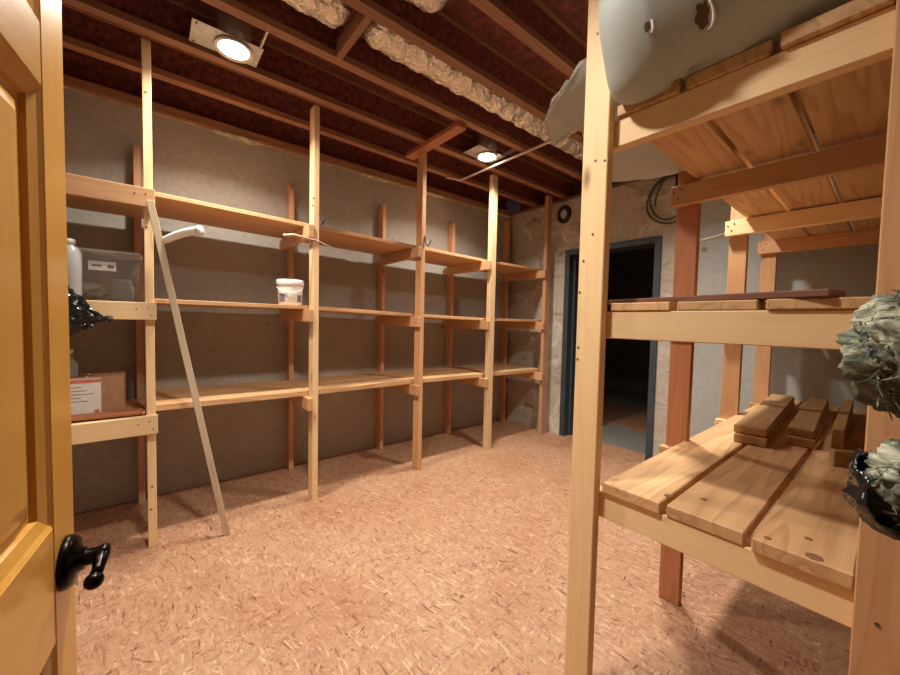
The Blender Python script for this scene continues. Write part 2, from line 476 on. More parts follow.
lamp(-1.02, .33, 'recessed ceiling lamp nearest the yellow door, above the front of the room')
lamp(-1.02, 2.375, 'recessed ceiling lamp over the aisle, behind the grey insulation roll')

# ------------------------------------------------------------------ foil ducts
def duct(x, y0, y1, rad, z, label, round0=True, round1=True, seed=0):
    r0 = Vector((x, (y0+y1)/2, z))
    bm = bmesh.new(); n = int((y1-y0)/.007); seg = 64; rings = []
    for i in range(n+1):
        y = y0 + (y1-y0)*i/n
        e = min((y-y0) if round0 else 9, (y1-y) if round1 else 9)
        k = 1.0 if e > .10 else math.sqrt(max(.02, 1-(1-e/.10)**2))
        ring = []
        for j in range(seg):
            a = 2*PI*j/seg; d = Vector((math.cos(a), 0, math.sin(a)))
            q = Vector((d.x*1.5 + seed, y*9, d.z*1.5))
            w = noise.noise(q)*.45 - 1.1*abs(noise.noise(q*2.0 + Vector((4, 0, 1)))) + .9*(.5-abs(noise.noise(Vector((d.x*2.2, y*26 + d.z*3, d.z*2.2+seed)))))
            rr = rad*k*(1 + .105*w)
            rr *= 1 + .04*math.sin(y*40+seed)
            ring.append(bm.verts.new((d.x*rr, y - r0.y + .012*noise.noise(q*1.7), d.z*rr*.92)))
        rings.append(ring)
    for A, B in zip(rings, rings[1:]):
        for j in range(seg): bm.faces.new((A[j], A[(j+1) % seg], B[(j+1) % seg], B[j]))
    bm.faces.new(rings[0]); bm.faces.new(list(reversed(rings[-1])))
    bmesh.ops.recalc_face_normals(bm, faces=bm.faces)
    o = obj('foil_duct', bm, M['foil'], None, False, loc=r0)
    tag(o, label, 'duct', 'foil wrapped ducts between the joists'); return o
duct(-1.85, -.85, .815, .112, 2.895, 'short crinkled foil duct between joists, left of the wooden blocking', seed=3)
duct(-1.845, .895, 3.72, .108, 2.895, 'long crinkled foil duct running between joists to the back wall', seed=8)
duct(-1.45, -.85, 1.13, .112, 2.89, 'stub of crinkled foil duct ending at the top edge of the photo', seed=15)
# thin pipe under the joists
bm = bmesh.new(); tube(bm, [(-3.0, 2.36, 2.787), (-2.96, 2.42, 2.78), (-2.94, 2.50, 2.776)] + [(-2.90 + i*.15, 2.502, 2.776) for i in range(1, 11)], .0105, 10)
o = obj('thin_pipe', bm, M['conduit'], None, True); tag(o, 'thin pale pipe crossing under the joists past the far ceiling lamp', 'pipe')

# ------------------------------------------------------------------ left shelving
XF = -2.635                      # faces of the front posts
ZB0 = 3
left = empty('storage_shelving', (-3.0, 1.5, 0))
tag(left, 'long unpainted pine storage shelving built along the left concrete wall', 'shelving')
PY = [.004, .921, 1.842, 2.703, 3.605]
posts = []
for i, y in enumerate(PY):
    wide = .021
    if i == 3: y0, y1, x0 = y-.030, y+.045, XF-.05
    elif i == 4: y0, y1, x0 = y-.019, y+.06, XF-.045
    else: y0, y1, x0 = y-.019, y+.021, XF-.089
    top = 2.762 if i == 2 else ZJ
    posts.append(lumber('post', x0, XF, y0, y1, 0, top, M['pine_pale'] if i in (0, 1, 3) else M['pine'] if i != 4 else M['pine_pink'], left, 2))
XBK = XL + .005
BY = [-.05, .945, 1.825, 2.725, 3.665]
for i, (y, zt) in enumerate(zip(BY, (2.45, 2.455, 2.46, 2.45, 2.66))):
    lumber('post', XBK, XBK+.089, y-.019, y+.019, 0, zt, M['pine_pink'], left, 2)
lumber('brace', -2.84, -2.13, 1.775, 1.864, 2.762, 2.80, M['pine_red'], left, 0)
# cleats on the near side of each post pair
ZTOP = {0: (1.999, 1.975, 1.955, 1.938, 1.94), 1: (1.388, 1.385, 1.356, 1.335, 1.337), 2: (.758, .752, .757, .746, .738)}
TH = {0: .026, 1: .026, 2: .038}
for lv in range(3):
    for i, y in enumerate(PY):
        if i == 0: continue
        z1 = ZTOP[lv][i]
        c = lumber('cleat', XBK+.02, XF+.012, y-.019-.039-(.011 if i == 3 else 0), y-.0195-(.011 if i == 3 else 0), z1-.089, z1, M['pine'], left, 0)
        yy = y-.039-(.011 if i == 3 else 0)
        dot_marks(c, [(XF+.012, yy, z1-.03), (XF+.012, yy+.006, z1-.065)], 'X', .003)
# front rails of the first bay, nailed across the face of the first post
ri = 0
for z0, z1 in ((1.902, 2.001), (1.293, 1.388), (.660, .762)):
    rr = lumber('front_rail', XF+.001, XF+.039, YF+.01, .034, z0, z1, M['pine_pale'] if ri else M['pine'], left, 1); ri += 1
    dot_marks(rr, [(XF+.0395, -.004, (z0+z1)/2+.02), (XF+.0395, .012, (z0+z1)/2-.022), (XF+.0395, -.05, (z0+z1)/2+.012)], 'X', .0035)
    if ri == 3: lumber('rear_rail', XBK+.09, XBK+.128, YF+.01, -.03, z0-.04, z1-.052, M['pine'], left, 1)
# boards: front and rear plank in every bay, running behind the posts
edges = [PY[0]-.02, PY[1]-.02, PY[2]-.02, PY[3]-.03, PY[4]+.04]
def tilt_board(x0, x1, y0, y1, za, zb, th, mat):
    L = y1-y0; ang = math.atan2(zb-za, L)
    zc = (za+zb)/2
    return lumber('shelf_board', x0, x1, y0, y1, zc-th/2, zc+th/2, mat, left, 1, extra=Matrix.Rotation(-ang, 4, 'Y'))
for lv in range(3):
    th = TH[lv]
    for i in range(4):
        za = ZTOP[lv][i] + th/2 + .001; zb = ZTOP[lv][i+1] + th/2 + .001
        y0, y1 = edges[i]+.0015, edges[i+1]-.0015
        mt = M['pine_board'] if lv == 2 else M['pine']
        tilt_board(-2.988, XF-.0905, y0, y1, za, zb, th, mt)
        tilt_board(-3.283, -2.995, y0, y1, za, zb, th, mt)
    z = ZTOP[lv][0] - th - .001 - (.012 if lv == 2 else 0)
    lumber('shelf_board', -2.99, XF-.002, YF+.012, edges[0]-.002, z-.001, z-.001+th, M['pine'], left, 1)
    lumber('shelf_board', -3.285, -2.994, YF+.012, edges[0]-.002, z-.001, z-.001+th, M['pine'], left, 1)
# rear cleat seen under the first bay and dark hooks on the posts
def hook(x, y, z, parent):
    bm = bmesh.new(); b = base(left)
    tube(bm, [(x-b.x, y-b.y, z+.07-b.z), (x-b.x+.006, y-b.y, z-b.z), (x+.02-b.x, y+.006-b.y, z-.02-b.z), (x+.045-b.x, y+.014-b.y, z-b.z), (x+.052-b.x, y+.018-b.y, z+.03-b.z)], .005, 8)
    obj('hook', bm, M['hook'], parent, True)
hook(XF+.004, PY[1]+.02, 2.00, left); hook(XF+.004, PY[2]+.02, 1.985, left)
for pst, pts in ((posts[0], [(XF, .0, 2.52), (XF, -.004, 1.80), (XF, .005, .35), (XF, 0, .22)]), (posts[1], [(XF, .895, 2.11), (XF, .9, 2.16), (XF, .888, 1.86)]), (posts[3], [(XF, 2.69, 1.72), (XF, 2.69, .5), (XF, 2.68, 2.3)]), (posts[4], [(XF, 3.62, .30), (XF, 3.60, .55)])):
    dot_marks(pst, pts, 'X', .006, 'knot', 'knot')
# loop of twine hanging from the second post
bm = bmesh.new()
tube(bm, [(XF+.010, .70, 1.868), (XF+.016, .76, 1.882), (XF+.012, .84, 1.876), (XF+.006, .893, 1.872), (XF+.004, .95, 1.862), (XF-.02, 1.04, 1.84), (XF-.05, 1.12, 1.80), (XF-.08, 1.2, 1.775), (XF-.09, 1.27, 1.768)], [.0105, .009, .007, .006, .005, .0035, .003, .0025, .002], 8)
o = obj('twine', bm, M['twine'], None, True); tag(o, 'pale whip-like strip stuck across the second shelf post below the top shelf', 'strip')

# ------------------------------------------------------------------ right rack
XP0, XP1 = -.708, -.619
R1 = 1.184
rack = empty('lumber_rack', (-.33, 2.4, 0))
tag(rack, 'three-tier unpainted wood rack filling the right side of the room', 'rack')
front = lumber('post', XP0, XP1, R1-.0385, R1-.0005, 0, ZJ, M['pine_pale'], rack, 2)
dot_marks(front, [(-.67, R1-.0385, 2.27), (-.645, R1-.0385, 2.2), (-.66, R1-.0385, 1.86), (-.628, R1-.0385, 1.85), (-.69, R1-.0385, 1.535), (-.70, R1-.0385, 1.43), (-.699, R1-.0385, 1.20), (-.698, R1-.0385, 1.24), (-.66, R1-.0385, 1.62)], 'Y', .0036, 'screw_head')
fr = lumber('post', -.034, .055, R1-.0385, R1-.0005, 0, ZJ, M['pine'], rack, 2)
dot_marks(fr, [(.0, R1-.0385, .72), (.01, R1-.0385, 1.77)], 'Y', .004)
RY = [R1, 1.914, 2.757, 3.572]
for k, y in enumerate(RY):
    if k:
        lumber('post', -.685, -.596, y+.0005, y+.0385, 0, 2.6 if k == 1 else 2.5, M['pine_red'] if k == 1 else M['pine'], rack, 2)
        lumber('post', -.034, .055, y+.0005, y+.0385, 0, 2.5, M['pine'], rack, 2)
    y0, y1 = (y, y+.038) if k == 0 else (y-.038, y)
    for lv, zt in enumerate(((1.986, 1.3645, .755) if k == 0 else (1.961, 1.360, .752))):
        c = lumber('crossbeam', -.70, .058, y0, y1, zt-.089, zt, M['pine_pale'] if (k == 0 or k == 2) else M['pine'], rack, 0)
        if k:
            dot_marks(c, [(-.685, y0, zt-.03), (-.655, y0, zt-.02), (-.667, y0, zt-.06)], 'Y', .0045)
rack_boards = []
BX = [(-.608, -.428), (-.412, -.228), (-.211, -.036)]
for lv, (za, zb, th, yf) in enumerate(((1.986, 1.961, .036, R1-.012), (1.3645, 1.360, .026, R1-.004), (.755, .752, .036, R1-.010))):
    for j, (x0, x1) in enumerate(BX):
        y0, y1 = yf + (0, .006, -.004)[j], YB-.02
        L = y1-y0; ang = math.atan2(zb-za, RY[3]-R1); zc = za + (zb-za)*((y0+y1)/2-R1)/(RY[3]-R1) + th/2 + .0012
        lumber('shelf_board', x0, x1, y0, y1, zc-th/2, zc+th/2, M['pine_board'], rack, 1, bev=.003, extra=Matrix.Rotation(-ang, 4, 'Y'))
        rack_boards.append(LAST[0])

for bi, pts, rr_ in ((6, [(-.43, 1.245, .7922)], .012), (7, [(-.354, 1.31, .7922)], .009), (8, [(-.12, 1.28, .7922), (-.185, 1.20, .7922)], .008), (8, [(-.10, 1.188, .7922)], .016)):
    dot_marks(rack_boards[bi], pts, 'Z', rr_, 'knot', 'knot')

# loose boards on the rack
def loose(name, p0, p1, w, h, z, mat, label, cat, group=None):
    """board lying from p0 to p1 (centre line, xy), bottom at z"""
    d = Vector((p1[0]-p0[0], p1[1]-p0[1], 0)); L = d.length
    bm = bmesh.new(); bmesh.ops.create_cube(bm, size=1); bmesh.ops.scale(bm, vec=(L, w, h), verts=bm.verts)
    bmesh.ops.bevel(bm, geom=bm.edges[:], offset=.003, segments=1, affect='EDGES')
    o = obj(name, bm, mat); o.location = ((p0[0]+p1[0])/2, (p0[1]+p1[1])/2, z+h/2)
    o.rotation_euler = (0, 0, math.atan2(d.y, d.x)); tag(o, label, cat, group); return o
ZBB = .7925
loose('offcut_board', (-.405, 2.10), (-.475, 3.33), .118, .037, ZBB, M['pine_stack'], 'lower board of the left pair of short boards on the rack bottom shelf', 'board', 'short boards stacked on the rack')
loose('offcut_board', (-.412, 2.125), (-.482, 3.35), .118, .037, ZBB+.0375, M['pine_stack'], 'upper board of the left pair of short boards on the rack bottom shelf', 'board', 'short boards stacked on the rack')
loose('offcut_board', (-.255, 2.26), (-.312, 3.44), .092, .037, ZBB, M['pine_stack'], 'long lower board in the middle of the rack bottom shelf', 'board', 'short boards stacked on the rack')
loose('offcut_board', (-.262, 2.285), (-.288, 2.83), .088, .037, ZBB+.0375, M['pine_stack'], 'near short board lying on top of the middle board on the rack bottom shelf', 'board', 'short boards stacked on the rack')
loose('offcut_board', (-.289, 2.845), (-.312, 3.42), .088, .037, ZBB+.0375, M['pine_stack'], 'far short board lying on top of the middle board on the rack bottom shelf', 'board', 'short boards stacked on the rack')
loose('offcut_board', (-.150, 2.36), (-.18, 3.45), .04, .085, ZBB, M['pine_stack'], 'shaded board standing on edge to the right of the stacked short boards', 'board', 'short boards stacked on the rack')
loose('wood_block', (-.145, 2.06), (-.085, 2.10), .03, .06, ZBB, M['pine_stack'], 'small wood block in shadow at the right of the rack bottom shelf', 'block')
loose('wood_plank', (-.665, 1.335), (-.09, 1.20), .085, .018, 1.3925, M['plank_dark'], 'thin dark reddish plank lying across the middle shelf of the right rack', 'plank')

# ------------------------------------------------------------------ grey insulation roll on the top shelf
roll = empty('insulation_roll', (-.27, 1.2, 2.02))
tag(roll, 'big torn grey vinyl covered insulation roll bulging over the rack top shelf', 'insulation')
b = base(roll)
bm = bmesh.new(); NX, NA = 60, 72
RX0 = -.600
def roll_point(x, a, lift=0.0):
    e = x - RX0
    k = 1 if e > .12 else math.sqrt(max(0.0, 1-(1-e/.12)**2))
    k = .66 + .34*k
    yc = 1.162 + .26*max(0, x+.45); c, sn = math.cos(a), math.sin(a)
    low = max(0.0, min(1.0, (c+.25)/.5)); low = low*low*(3-2*low) if sn < 0 else 0
    rr = (1 + .03*noise.noise((x*3, c*1.2, sn*1.2)))*k
    sf = max(0.0, min(1.0, (-.12-x)/.48)); sf = sf*sf*(3-2*sf)
    front = math.exp(-((c+.10)/.62)**2) * (1 if sn < 0 else 0) * max(0.0, -sn)
    z = 2.24 - .068*sf*front + ((.19 + .026*low)*rr+lift)*sn
    y = yc - .035*sf*front + (.19*rr+lift)*c
    if x < -.613: y = min(y, 1.142)
    return Vector((x, y, max(z, 2.0245 if y > 1.140 else 1.90)))
rings = []
for i in range(NX+1):
    t = i/NX; x = RX0 + .70*t**1.4
    rings.append([bm.verts.new(roll_point(x, 2*PI*j/NA) - b) for j in range(NA)])
for A, B in zip(rings, rings[1:]):
    for j in range(NA): bm.faces.new((A[j], A[(j+1) % NA], B[(j+1) % NA], B[j]))
bm.faces.new(rings[0]); bm.faces.new(list(reversed(rings[-1])))
bmesh.ops.recalc_face_normals(bm, faces=bm.faces)
body = obj('roll_body', bm, M['vinyl'], roll, True)
# tears in the skin: dark wool patch with a white curled lip
def tear(x, a, w, h, seed):
    random.seed(seed)
    bm = bmesh.new(); c = bm.verts.new(roll_point(x, a, .003) - b); pts = []
    for k in range(16):
        t = 2*PI*k/16; r = random.uniform(.7, 1.15)
        pts.append(bm.verts.new(roll_point(x + w*r*math.cos(t) + .25*w*math.sin(t), a - h*r*math.sin(t), .0025) - b))
    for k in range(16): bm.faces.new((c, pts[k], pts[(k+1) % 16]))
    bmesh.ops.recalc_face_normals(bm, faces=bm.faces)
    obj('tear', bm, M['wool_brown'], roll)
    bm = bmesh.new(); q = []
    for k in range(9):
        t = -PI*.35 + PI*.8*k/8 - .5
        q.append(roll_point(x + w*1.05*math.cos(t) + .006, a - h*1.05*math.sin(t), .006) - b)
    tube(bm, q, [.0012, .0025, .0035, .004, .0045, .004, .0035, .0025, .0012], 8)
    obj('torn_lip', bm, M['vinyl_torn'], roll, True)
tear(-.452, PI+.74, .008, .065, 4); tear(-.342, PI+.86, .016, .15, 9)
# flap of the blanket hanging out at the back left, with a fuzzy cut edge
far = [(-.50, 1.93, 2.03), (-.69, 1.925, 2.035), (-.86, 1.905, 2.045), (-.985, 1.855, 2.065), (-1.01, 1.75, 2.14), (-1.0, 1.60, 2.245), (-1.10, 1.62, 2.25), (-1.165, 1.645, 2.252)]
near = [(-.50, 1.28, 2.03), (-.60, 1.27, 2.06), (-.67, 1.25, 2.10), (-.72, 1.23, 2.17), (-.70, 1.21, 2.23), (-.70, 1.20, 2.27), (-.70, 1.20, 2.29)]
def poly(pts, t):
    f = t*(len(pts)-1); i = min(int(f), len(pts)-2); f -= i
    p = [Vector(pts[max(0, min(len(pts)-1, i+k))]) for k in (-1, 0, 1, 2)]
    return .5*((2*p[1]) + (p[2]-p[0])*f + (2*p[0]-5*p[1]+4*p[2]-p[3])*f*f + (3*p[1]-p[0]-3*p[2]+p[3])*f**3)
bm = bmesh.new(); NU, NV = 40, 24; g = []
for i in range(NU+1):
    u = i/NU; row = []
    for j in range(NV+1):
        v = j/NV
        p = poly(near, u)*(1-v) + poly(far, u)*v
        p += Vector((-.13*u**4*math.sin(PI*v), 0, -.02*math.sin(PI*v)*(u > .1) + .006*noise.noise((u*5, v*5, 1))))
        if v > .97 or u > .97: p += Vector((random.uniform(-1, 1), random.uniform(-1, 1), random.uniform(-1, 1)))*.003
        row.append(bm.verts.new(p - b))
    g.append(row)
for i in range(NU):
    for j in range(NV): bm.faces.new((g[i][j], g[i+1][j], g[i+1][j+1], g[i][j+1]))
bmesh.ops.recalc_face_normals(bm, faces=bm.faces)
fo = obj('loose_flap', bm, None, roll, True, mats=[M['vinyl'], M['fuzz']])
sm = fo.modifiers.new('thick', 'SOLIDIFY'); sm.thickness = .028; sm.offset = 1.0; sm.material_offset_rim = 1
# fuzzy rim along the cut edge
bm = bmesh.new(); q = [poly(far, 1-k/20*.35) - b for k in range(21)][::-1] + [(poly(near, 1)*(k/14) + poly(far, 1)*(1-k/14)) + Vector((-.13*math.sin(PI*k/14), 0, 0)) - b for k in range(1, 12)]
q = [p + Vector((random.uniform(-1, 1), random.uniform(-1, 1), random.uniform(-1, 1)))*.004 for p in q]
tube(bm, q, [.007 + .005*random.random() for _ in q], 10)
obj('fuzzy_edge', bm, M['fuzz'], roll, True)

# ------------------------------------------------------------------ yellow door, foreground left
DA = math.radians(7)
door = struct(empty('door_1', (-.711, -.083, 0), -DA))
DW, DH, DT = .78, 2.03, .036
def dpart(name, x0, x1, z0, z1, y0, y1, axis=None, bev=.002, mat='door', parent=None):
    o = lumber(name, x0, x1, y0, y1, z0, z1, M[mat], parent or door, axis, bev, origin=Vector((0, 0, 0))); return o
ZR = [(0.01, .25), (.915, 1.062), (1.578, 1.652), (1.92, 2.03)]
dpart('stile', 0, .074, 0.01, DH, -DT, 0); dpart('stile', DW-.09, DW, 0.01, DH, -DT, 0)
for z0, z1 in ZR: dpart('rail', .074, DW-.09, z0, z1, -DT, -.0002, 0)
dpart('mullion', .36, .43, .25, .915, -DT, -.0002); dpart('mullion', .36, .43, 1.062, 1.578, -DT, -.0002); dpart('mullion', .36, .43, 1.652, 1.92, -DT, -.0002)
def panel(x0, x1, z0, z1):
    bm = bmesh.new()
    # ogee moulding sloping in to a groove, then a raised field
    loops = []
    for ins, y in ((0, -.001), (.004, -.004), (.016, -.0085), (.018, -.014), (.026, -.014), (.050, -.006), (.054, -.006)):
        loops.append([bm.verts.new((x0+ins, y, z0+ins)), bm.verts.new((x1-ins, y, z0+ins)), bm.verts.new((x1-ins, y, z1-ins)), bm.verts.new((x0+ins, y, z1-ins))])
    for A, B in zip(loops, loops[1:]):
        for k in range(4): bm.faces.new((A[k], A[(k+1) % 4], B[(k+1) % 4], B[k]))
    bm.faces.new(loops[-1])
    back = [bm.verts.new((x, -.03, z)) for x, z in ((x0, z0), (x1, z0), (x1, z1), (x0, z1))]
    for k in range(4): bm.faces.new((loops[0][k], back[k], back[(k+1) % 4], loops[0][(k+1) % 4]))
    bm.faces.new(back)
    bmesh.ops.recalc_face_normals(bm, faces=bm.faces)
    # run the grain up the panel
    R = AXROT[2].to_4x4()
    bmesh.ops.transform(bm, matrix=R.inverted(), verts=bm.verts)
    o = obj('panel', bm, M['door'], door); o.matrix_local = R
for x0, x1 in ((.074, .36), (.43, DW-.09)):
    for z0, z1 in ((.25, .915), (1.062, 1.578), (1.652, 1.92)): panel(x0, x1, z0, z1)
# dark lever handle with a long neck
hd = bpy.data.objects.new('door_handle', None); link(hd, door); hd.location = (.040, 0, .997)
bm = bmesh.new(); lathe(bm, [(.033, .0005), (.033, .006), (.029, .011), (.016, .014), (.0135, .02)], 32, 'Y')
bmesh.ops.transform(bm, matrix=Matrix.Identity(4), verts=bm.verts); obj('rosette', bm, M['black_metal'], hd, True)
bm = bmesh.new(); lathe(bm, [(.012, .012), (.0105, .02), (.0105, .034), (.0125, .036), (.0125, .041), (.009, .044)], 24, 'Y'); obj('neck', bm, M['black_metal'], hd, True)
bm = bmesh.new()
tube(bm, [(-.004, .036, .002), (.006, .037, .001), (.016, .037, -.003), (.025, .037, -.007), (.032, .036, -.010)], [.008, .0085, .0075, .0065, .0065], 14)
obj('lever', bm, M['black_metal'], hd, True)
bm = bmesh.new(); bmesh.ops.create_uvsphere(bm, u_segments=16, v_segments=10, radius=.0100)
bmesh.ops.translate(bm, vec=(.040, .036, -.013), verts=bm.verts); obj('lever_knob', bm, M['black_metal'], hd, True)

# ------------------------------------------------------------------ leaning stick with a white tube across it
st = empty('leaning_stick', (-2.517, .352, 0))
tag(st, 'long thin pale stick with a white tube across its top, leaning on the left shelves', 'stick')
top = Vector((-2.578, .012, 1.935)) - base(st); bot = Vector((0, 0, .002))
d = top - bot; L = d.length
bm = bmesh.new(); bmesh.ops.create_cube(bm, size=1); bmesh.ops.scale(bm, vec=(L, .034, .012), verts=bm.verts)
bmesh.ops.bevel(bm, geom=bm.edges[:], offset=.002, segments=1, affect='EDGES')
o = obj('pole', bm, wood('weathered_stick', (.50, .39, .27), (.34, .25, .165), knots=False), st)
xa = d.normalized(); za = Vector((1, 0, .03)); ya = za.cross(xa).normalized(); za = xa.cross(ya).normalized()
Rm = Matrix((xa, ya, za)).transposed().to_4x4(); o.matrix_local = Matrix.Translation((top+bot)/2) @ Rm
bs = base(st)
bm = bmesh.new(); A = Vector((-2.60, .045, 1.712)) - bs; B = Vector((-2.47, .225, 1.792)) - bs
pts = bez(A, A.lerp(B, .33) + Vector((0, 0, .018)), A.lerp(B, .66) + Vector((0, 0, .022)), B, 14)
tube(bm, pts, [.010, .014, .017] + [.0195 + .004*(i/11) for i in range(12)], 16); wt = obj('white_tube', bm, M['white_plastic'], st, True); wt['label'] = 'white plastic tube head'
bm = bmesh.new(); dd = (B - pts[-2]).normalized()
tube(bm, [B - dd*.012, B + dd*.006, B + dd*.011], [.0265, .0265, .020], 16); obj('end_cap', bm, M['white_plastic'], wt, True)

# ------------------------------------------------------------------ things on the left shelves
Z1 = 1.388                                   # top of first bay middle shelf
# white pail
def zshelf(lv, y):
    for i in range(4):
        if y <= edges[i+1]:
            t = (y-edges[i])/(edges[i+1]-edges[i]); return ZTOP[lv][i] + (ZTOP[lv][i+1]-ZTOP[lv][i])*t + TH[lv] + .002
    return ZTOP[lv][4] + TH[lv]
pb = empty('white_pail', (-2.842, .805, zshelf(1, .805)))
tag(pb, 'small white plastic pail with grey printing on the middle shelf of the left shelving', 'pail')
bm = bmesh.new(); lathe(bm, [(.074, 0), (.079, .004), (.083, .09), (.0865, .150), (.0875, .156)], 40); obj('body', bm, M['white_paint'], pb, True)
bm = bmesh.new(); lathe(bm, [(.0905, .142), (.0925, .146), (.0925, .178), (.089, .183), (.083, .183), (.081, .176)], 40); obj('lid', bm, M['white_plastic'], pb, True)
def curved_label(parent, r0, r1, a0, a1, z0, z1, mat, name='print'):
    bm = bmesh.new(); pr = None
    for i in range(13):
        a = a0+(a1-a0)*i/12
        row = [bm.verts.new((r0*math.cos(a), r0*math.sin(a), z0)), bm.verts.new((r1*math.cos(a), r1*math.sin(a), z1))]
        if pr: bm.faces.new((pr[0], row[0], row[1], pr[1]))
        pr = row
    o = obj(name, bm, mat, parent); s = o.modifiers.new('t', 'SOLIDIFY'); s.thickness = .0006
va = math.atan2(-.79, 2.842)
curved_label(pb, .0815, .0835, va-1.05, va-.45, .022, .08, M['grey_print'])
curved_label(pb, .0815, .0835, va-.42, va-.22, .03, .088, M['lilac_print'])
curved_label(pb, .0815, .0835, va+.62, va+1.15, .022, .075, M['grey_print'])
bm = bmesh.new(); tube(bm, [(.093*math.cos(t), .093*math.sin(t), .14 - .055*math.sin((t-va+1.45)/2.9*PI)) for t in [va-1.45 + 2.9*i/20 for i in range(21)]], .0022, 6)
obj('bail_handle', bm, M['white_plastic'], pb, True)
bm = bmesh.new(); box(bm, -.006, .006, -.004, .004, .12, .15); bmesh.ops.translate(bm, vec=(.0915*math.cos(va-1.4), .0915*math.sin(va-1.4), 0), verts=bm.verts); obj('handle_ear', bm, M['black_plastic'], pb)

# clear storage tote with a paper label, things inside stay things of their own
tz = Z1 + .001
tote = empty('storage_tote', (-2.90, -.225, tz))
tag(tote, 'cloudy clear plastic storage tote with a white label on the first bay middle shelf', 'tote')
bm = bmesh.new()
lo = [(-.15, -.185), (.15, -.185), (.15, .185), (-.15, .185)]
def wallbox(bm, sx0, sy0, sx1, sy1, h, th=.003):
    o0 = [bm.verts.new((x*sx0, y*sy0, 0)) for x, y in ((-1, -1), (1, -1), (1, 1), (-1, 1))]
    o1 = [bm.verts.new((x*sx1, y*sy1, h)) for x, y in ((-1, -1), (1, -1), (1, 1), (-1, 1))]
    bm.faces.new(list(reversed(o0)))
    for k in range(4): bm.faces.new((o0[k], o0[(k+1) % 4], o1[(k+1) % 4], o1[k]))
wallbox(bm, .15, .165, .172, .19, .255)
bmesh.ops.bevel(bm, geom=[e for e in bm.edges if abs(e.verts[0].co.z-e.verts[1].co.z) > .1], offset=.03, segments=4, affect='EDGES')
tb = obj('body', bm, M['clear'], tote, True); s = tb.modifiers.new('t', 'SOLIDIFY'); s.thickness = .0025
bm = bmesh.new(); vs = box(bm, -.185, .185, -.203, .203, .252, .276)
bmesh.ops.bevel(bm, geom=bm.edges[:], offset=.01, segments=2, affect='EDGES'); obj('lid', bm, M['clear_rim'], tote, True)
bm = bmesh.new(); box(bm, .1655, .1665, -.02, .09, .165, .215); lb = obj('label', bm, M['paper'], tote); lb['label'] = 'white paper label'
bm = bmesh.new(); box(bm, .1665, .1669, -.007, .033, .185, .196); box(bm, .1665, .1669, .055, .081, .180, .198); obj('print', bm, M['grey_print'], lb)
o = empty('glass_jar', (-2.83, -.118, tz+.005)); tag(o, 'round clear jar inside the right end of the storage tote', 'jar')
bm = bmesh.new(); lathe(bm, [(.042, 0), (.056, .012), (.056, .085), (.045, .10), (.045, .108)], 24); obj('body', bm, M['glass'], o, True)
bm = bmesh.new(); lathe(bm, [(.047, .105), (.047, .122), (.044, .124)], 24); obj('lid', bm, M['clear_rim'], o, True)
bm = bmesh.new(); bmesh.ops.create_icosphere(bm, subdivisions=4, radius=1)
for v in bm.verts:
    n = 1 + .22*noise.noise(v.co*2.1)
    v.co = Vector((v.co.x*.10*n, v.co.y*.08*n, max(-.052, v.co.z*.058*n)))
o = obj('cloth_bundle', bm, M['grey_cloth'], None, True, loc=(-2.89, -.27, tz+.058)); tag(o, 'blue grey cloth bundle inside the left of the storage tote', 'cloth')
# clear jug and grey cup half hidden by the door
o = empty('plastic_jug', (-2.662, -.305, tz)); tag(o, 'translucent white jug beside the storage tote, half hidden by the yellow door', 'jug')
bm = bmesh.new(); lathe(bm, [(.034, 0), (.042, .015), (.045, .17), (.045, .235), (.034, .262), (.02, .275), (.02, .285)], 28); obj('body', bm, M['jug'], o, True)
bm = bmesh.new(); lathe(bm, [(.023, .281), (.023, .302), (.019, .305)], 24); obj('cap', bm, M['white_plastic'], o, True)
# black plastic bag slumped over the rail
bag = empty('black_bag', (-2.535, -.345, 1.34)); tag(bag, 'shiny black plastic bag hanging over the rail by the yellow door', 'bag')
bm = bmesh.new(); bmesh.ops.create_icosphere(bm, subdivisions=5, radius=1)
for v in bm.verts:
    c = v.co.copy(); n = 1 + .22*noise.noise(c*2.2+Vector((3, 1, 0))) - .28*abs(noise.noise(c*4.5)) + .08*noise.noise(c*9)
    k = 1 - .72*max(0, c.y)**1.3
    v.co = Vector((c.x*.055*n, .02 + c.y*.150*n, c.z*.135*n*k - .045*max(0, c.y) + .03*max(0, -c.y)))
    v.co.x = max(v.co.x, -.0595)
obj('body', bm, M['black_plastic'], bag)
bm = bmesh.new()
tube(bm, [(.0, .145, -.036), (.0, .165, -.042), (.0, .182, -.040), (.0, .20, -.048)], [.020, .010, .012, .016], 9)
for v in bm.verts: v.co += Vector((1, 1, 1))*.006*noise.noise(v.co*60)
obj('knotted_end', bm, M['black_plastic'], bag)
# cardboard box with a printed label
zb = zshelf(2, -.2) + .002
cb = empty('cardboard_box', (-2.87, -.265, .7635)); tag(cb, 'small brown cardboard box with a white printed label on the lowest shelf', 'box')
bm = bmesh.new(); box(bm, -.13, .105, -.15, .152, 0, .211); bmesh.ops.bevel(bm, geom=bm.edges[:], offset=.003, segments=1, affect='EDGES'); obj('carton', bm, M['carton'], cb)
bm = bmesh.new(); box(bm, .105, .1065, -.149, .058, .004, .206); lb = obj('label', bm, M['paper'], cb); lb['label'] = 'white printed label'
bm = bmesh.new(); box(bm, .1065, .1069, -.149, .058, .182, .202); obj('stripe', bm, M['red_print'], lb)
bm = bmesh.new()
for k in range(5): box(bm, .1065, .1068, -.12, -.02+.05*((k*7) % 3)/2, (.158-.019*k), (.162-.019*k))
obj('print', bm, M['grey_print'], lb)
bm = bmesh.new(); box(bm, .1065, .1068, .03, .05, .012, .034); obj('stamp', bm, M['red_print'], lb)
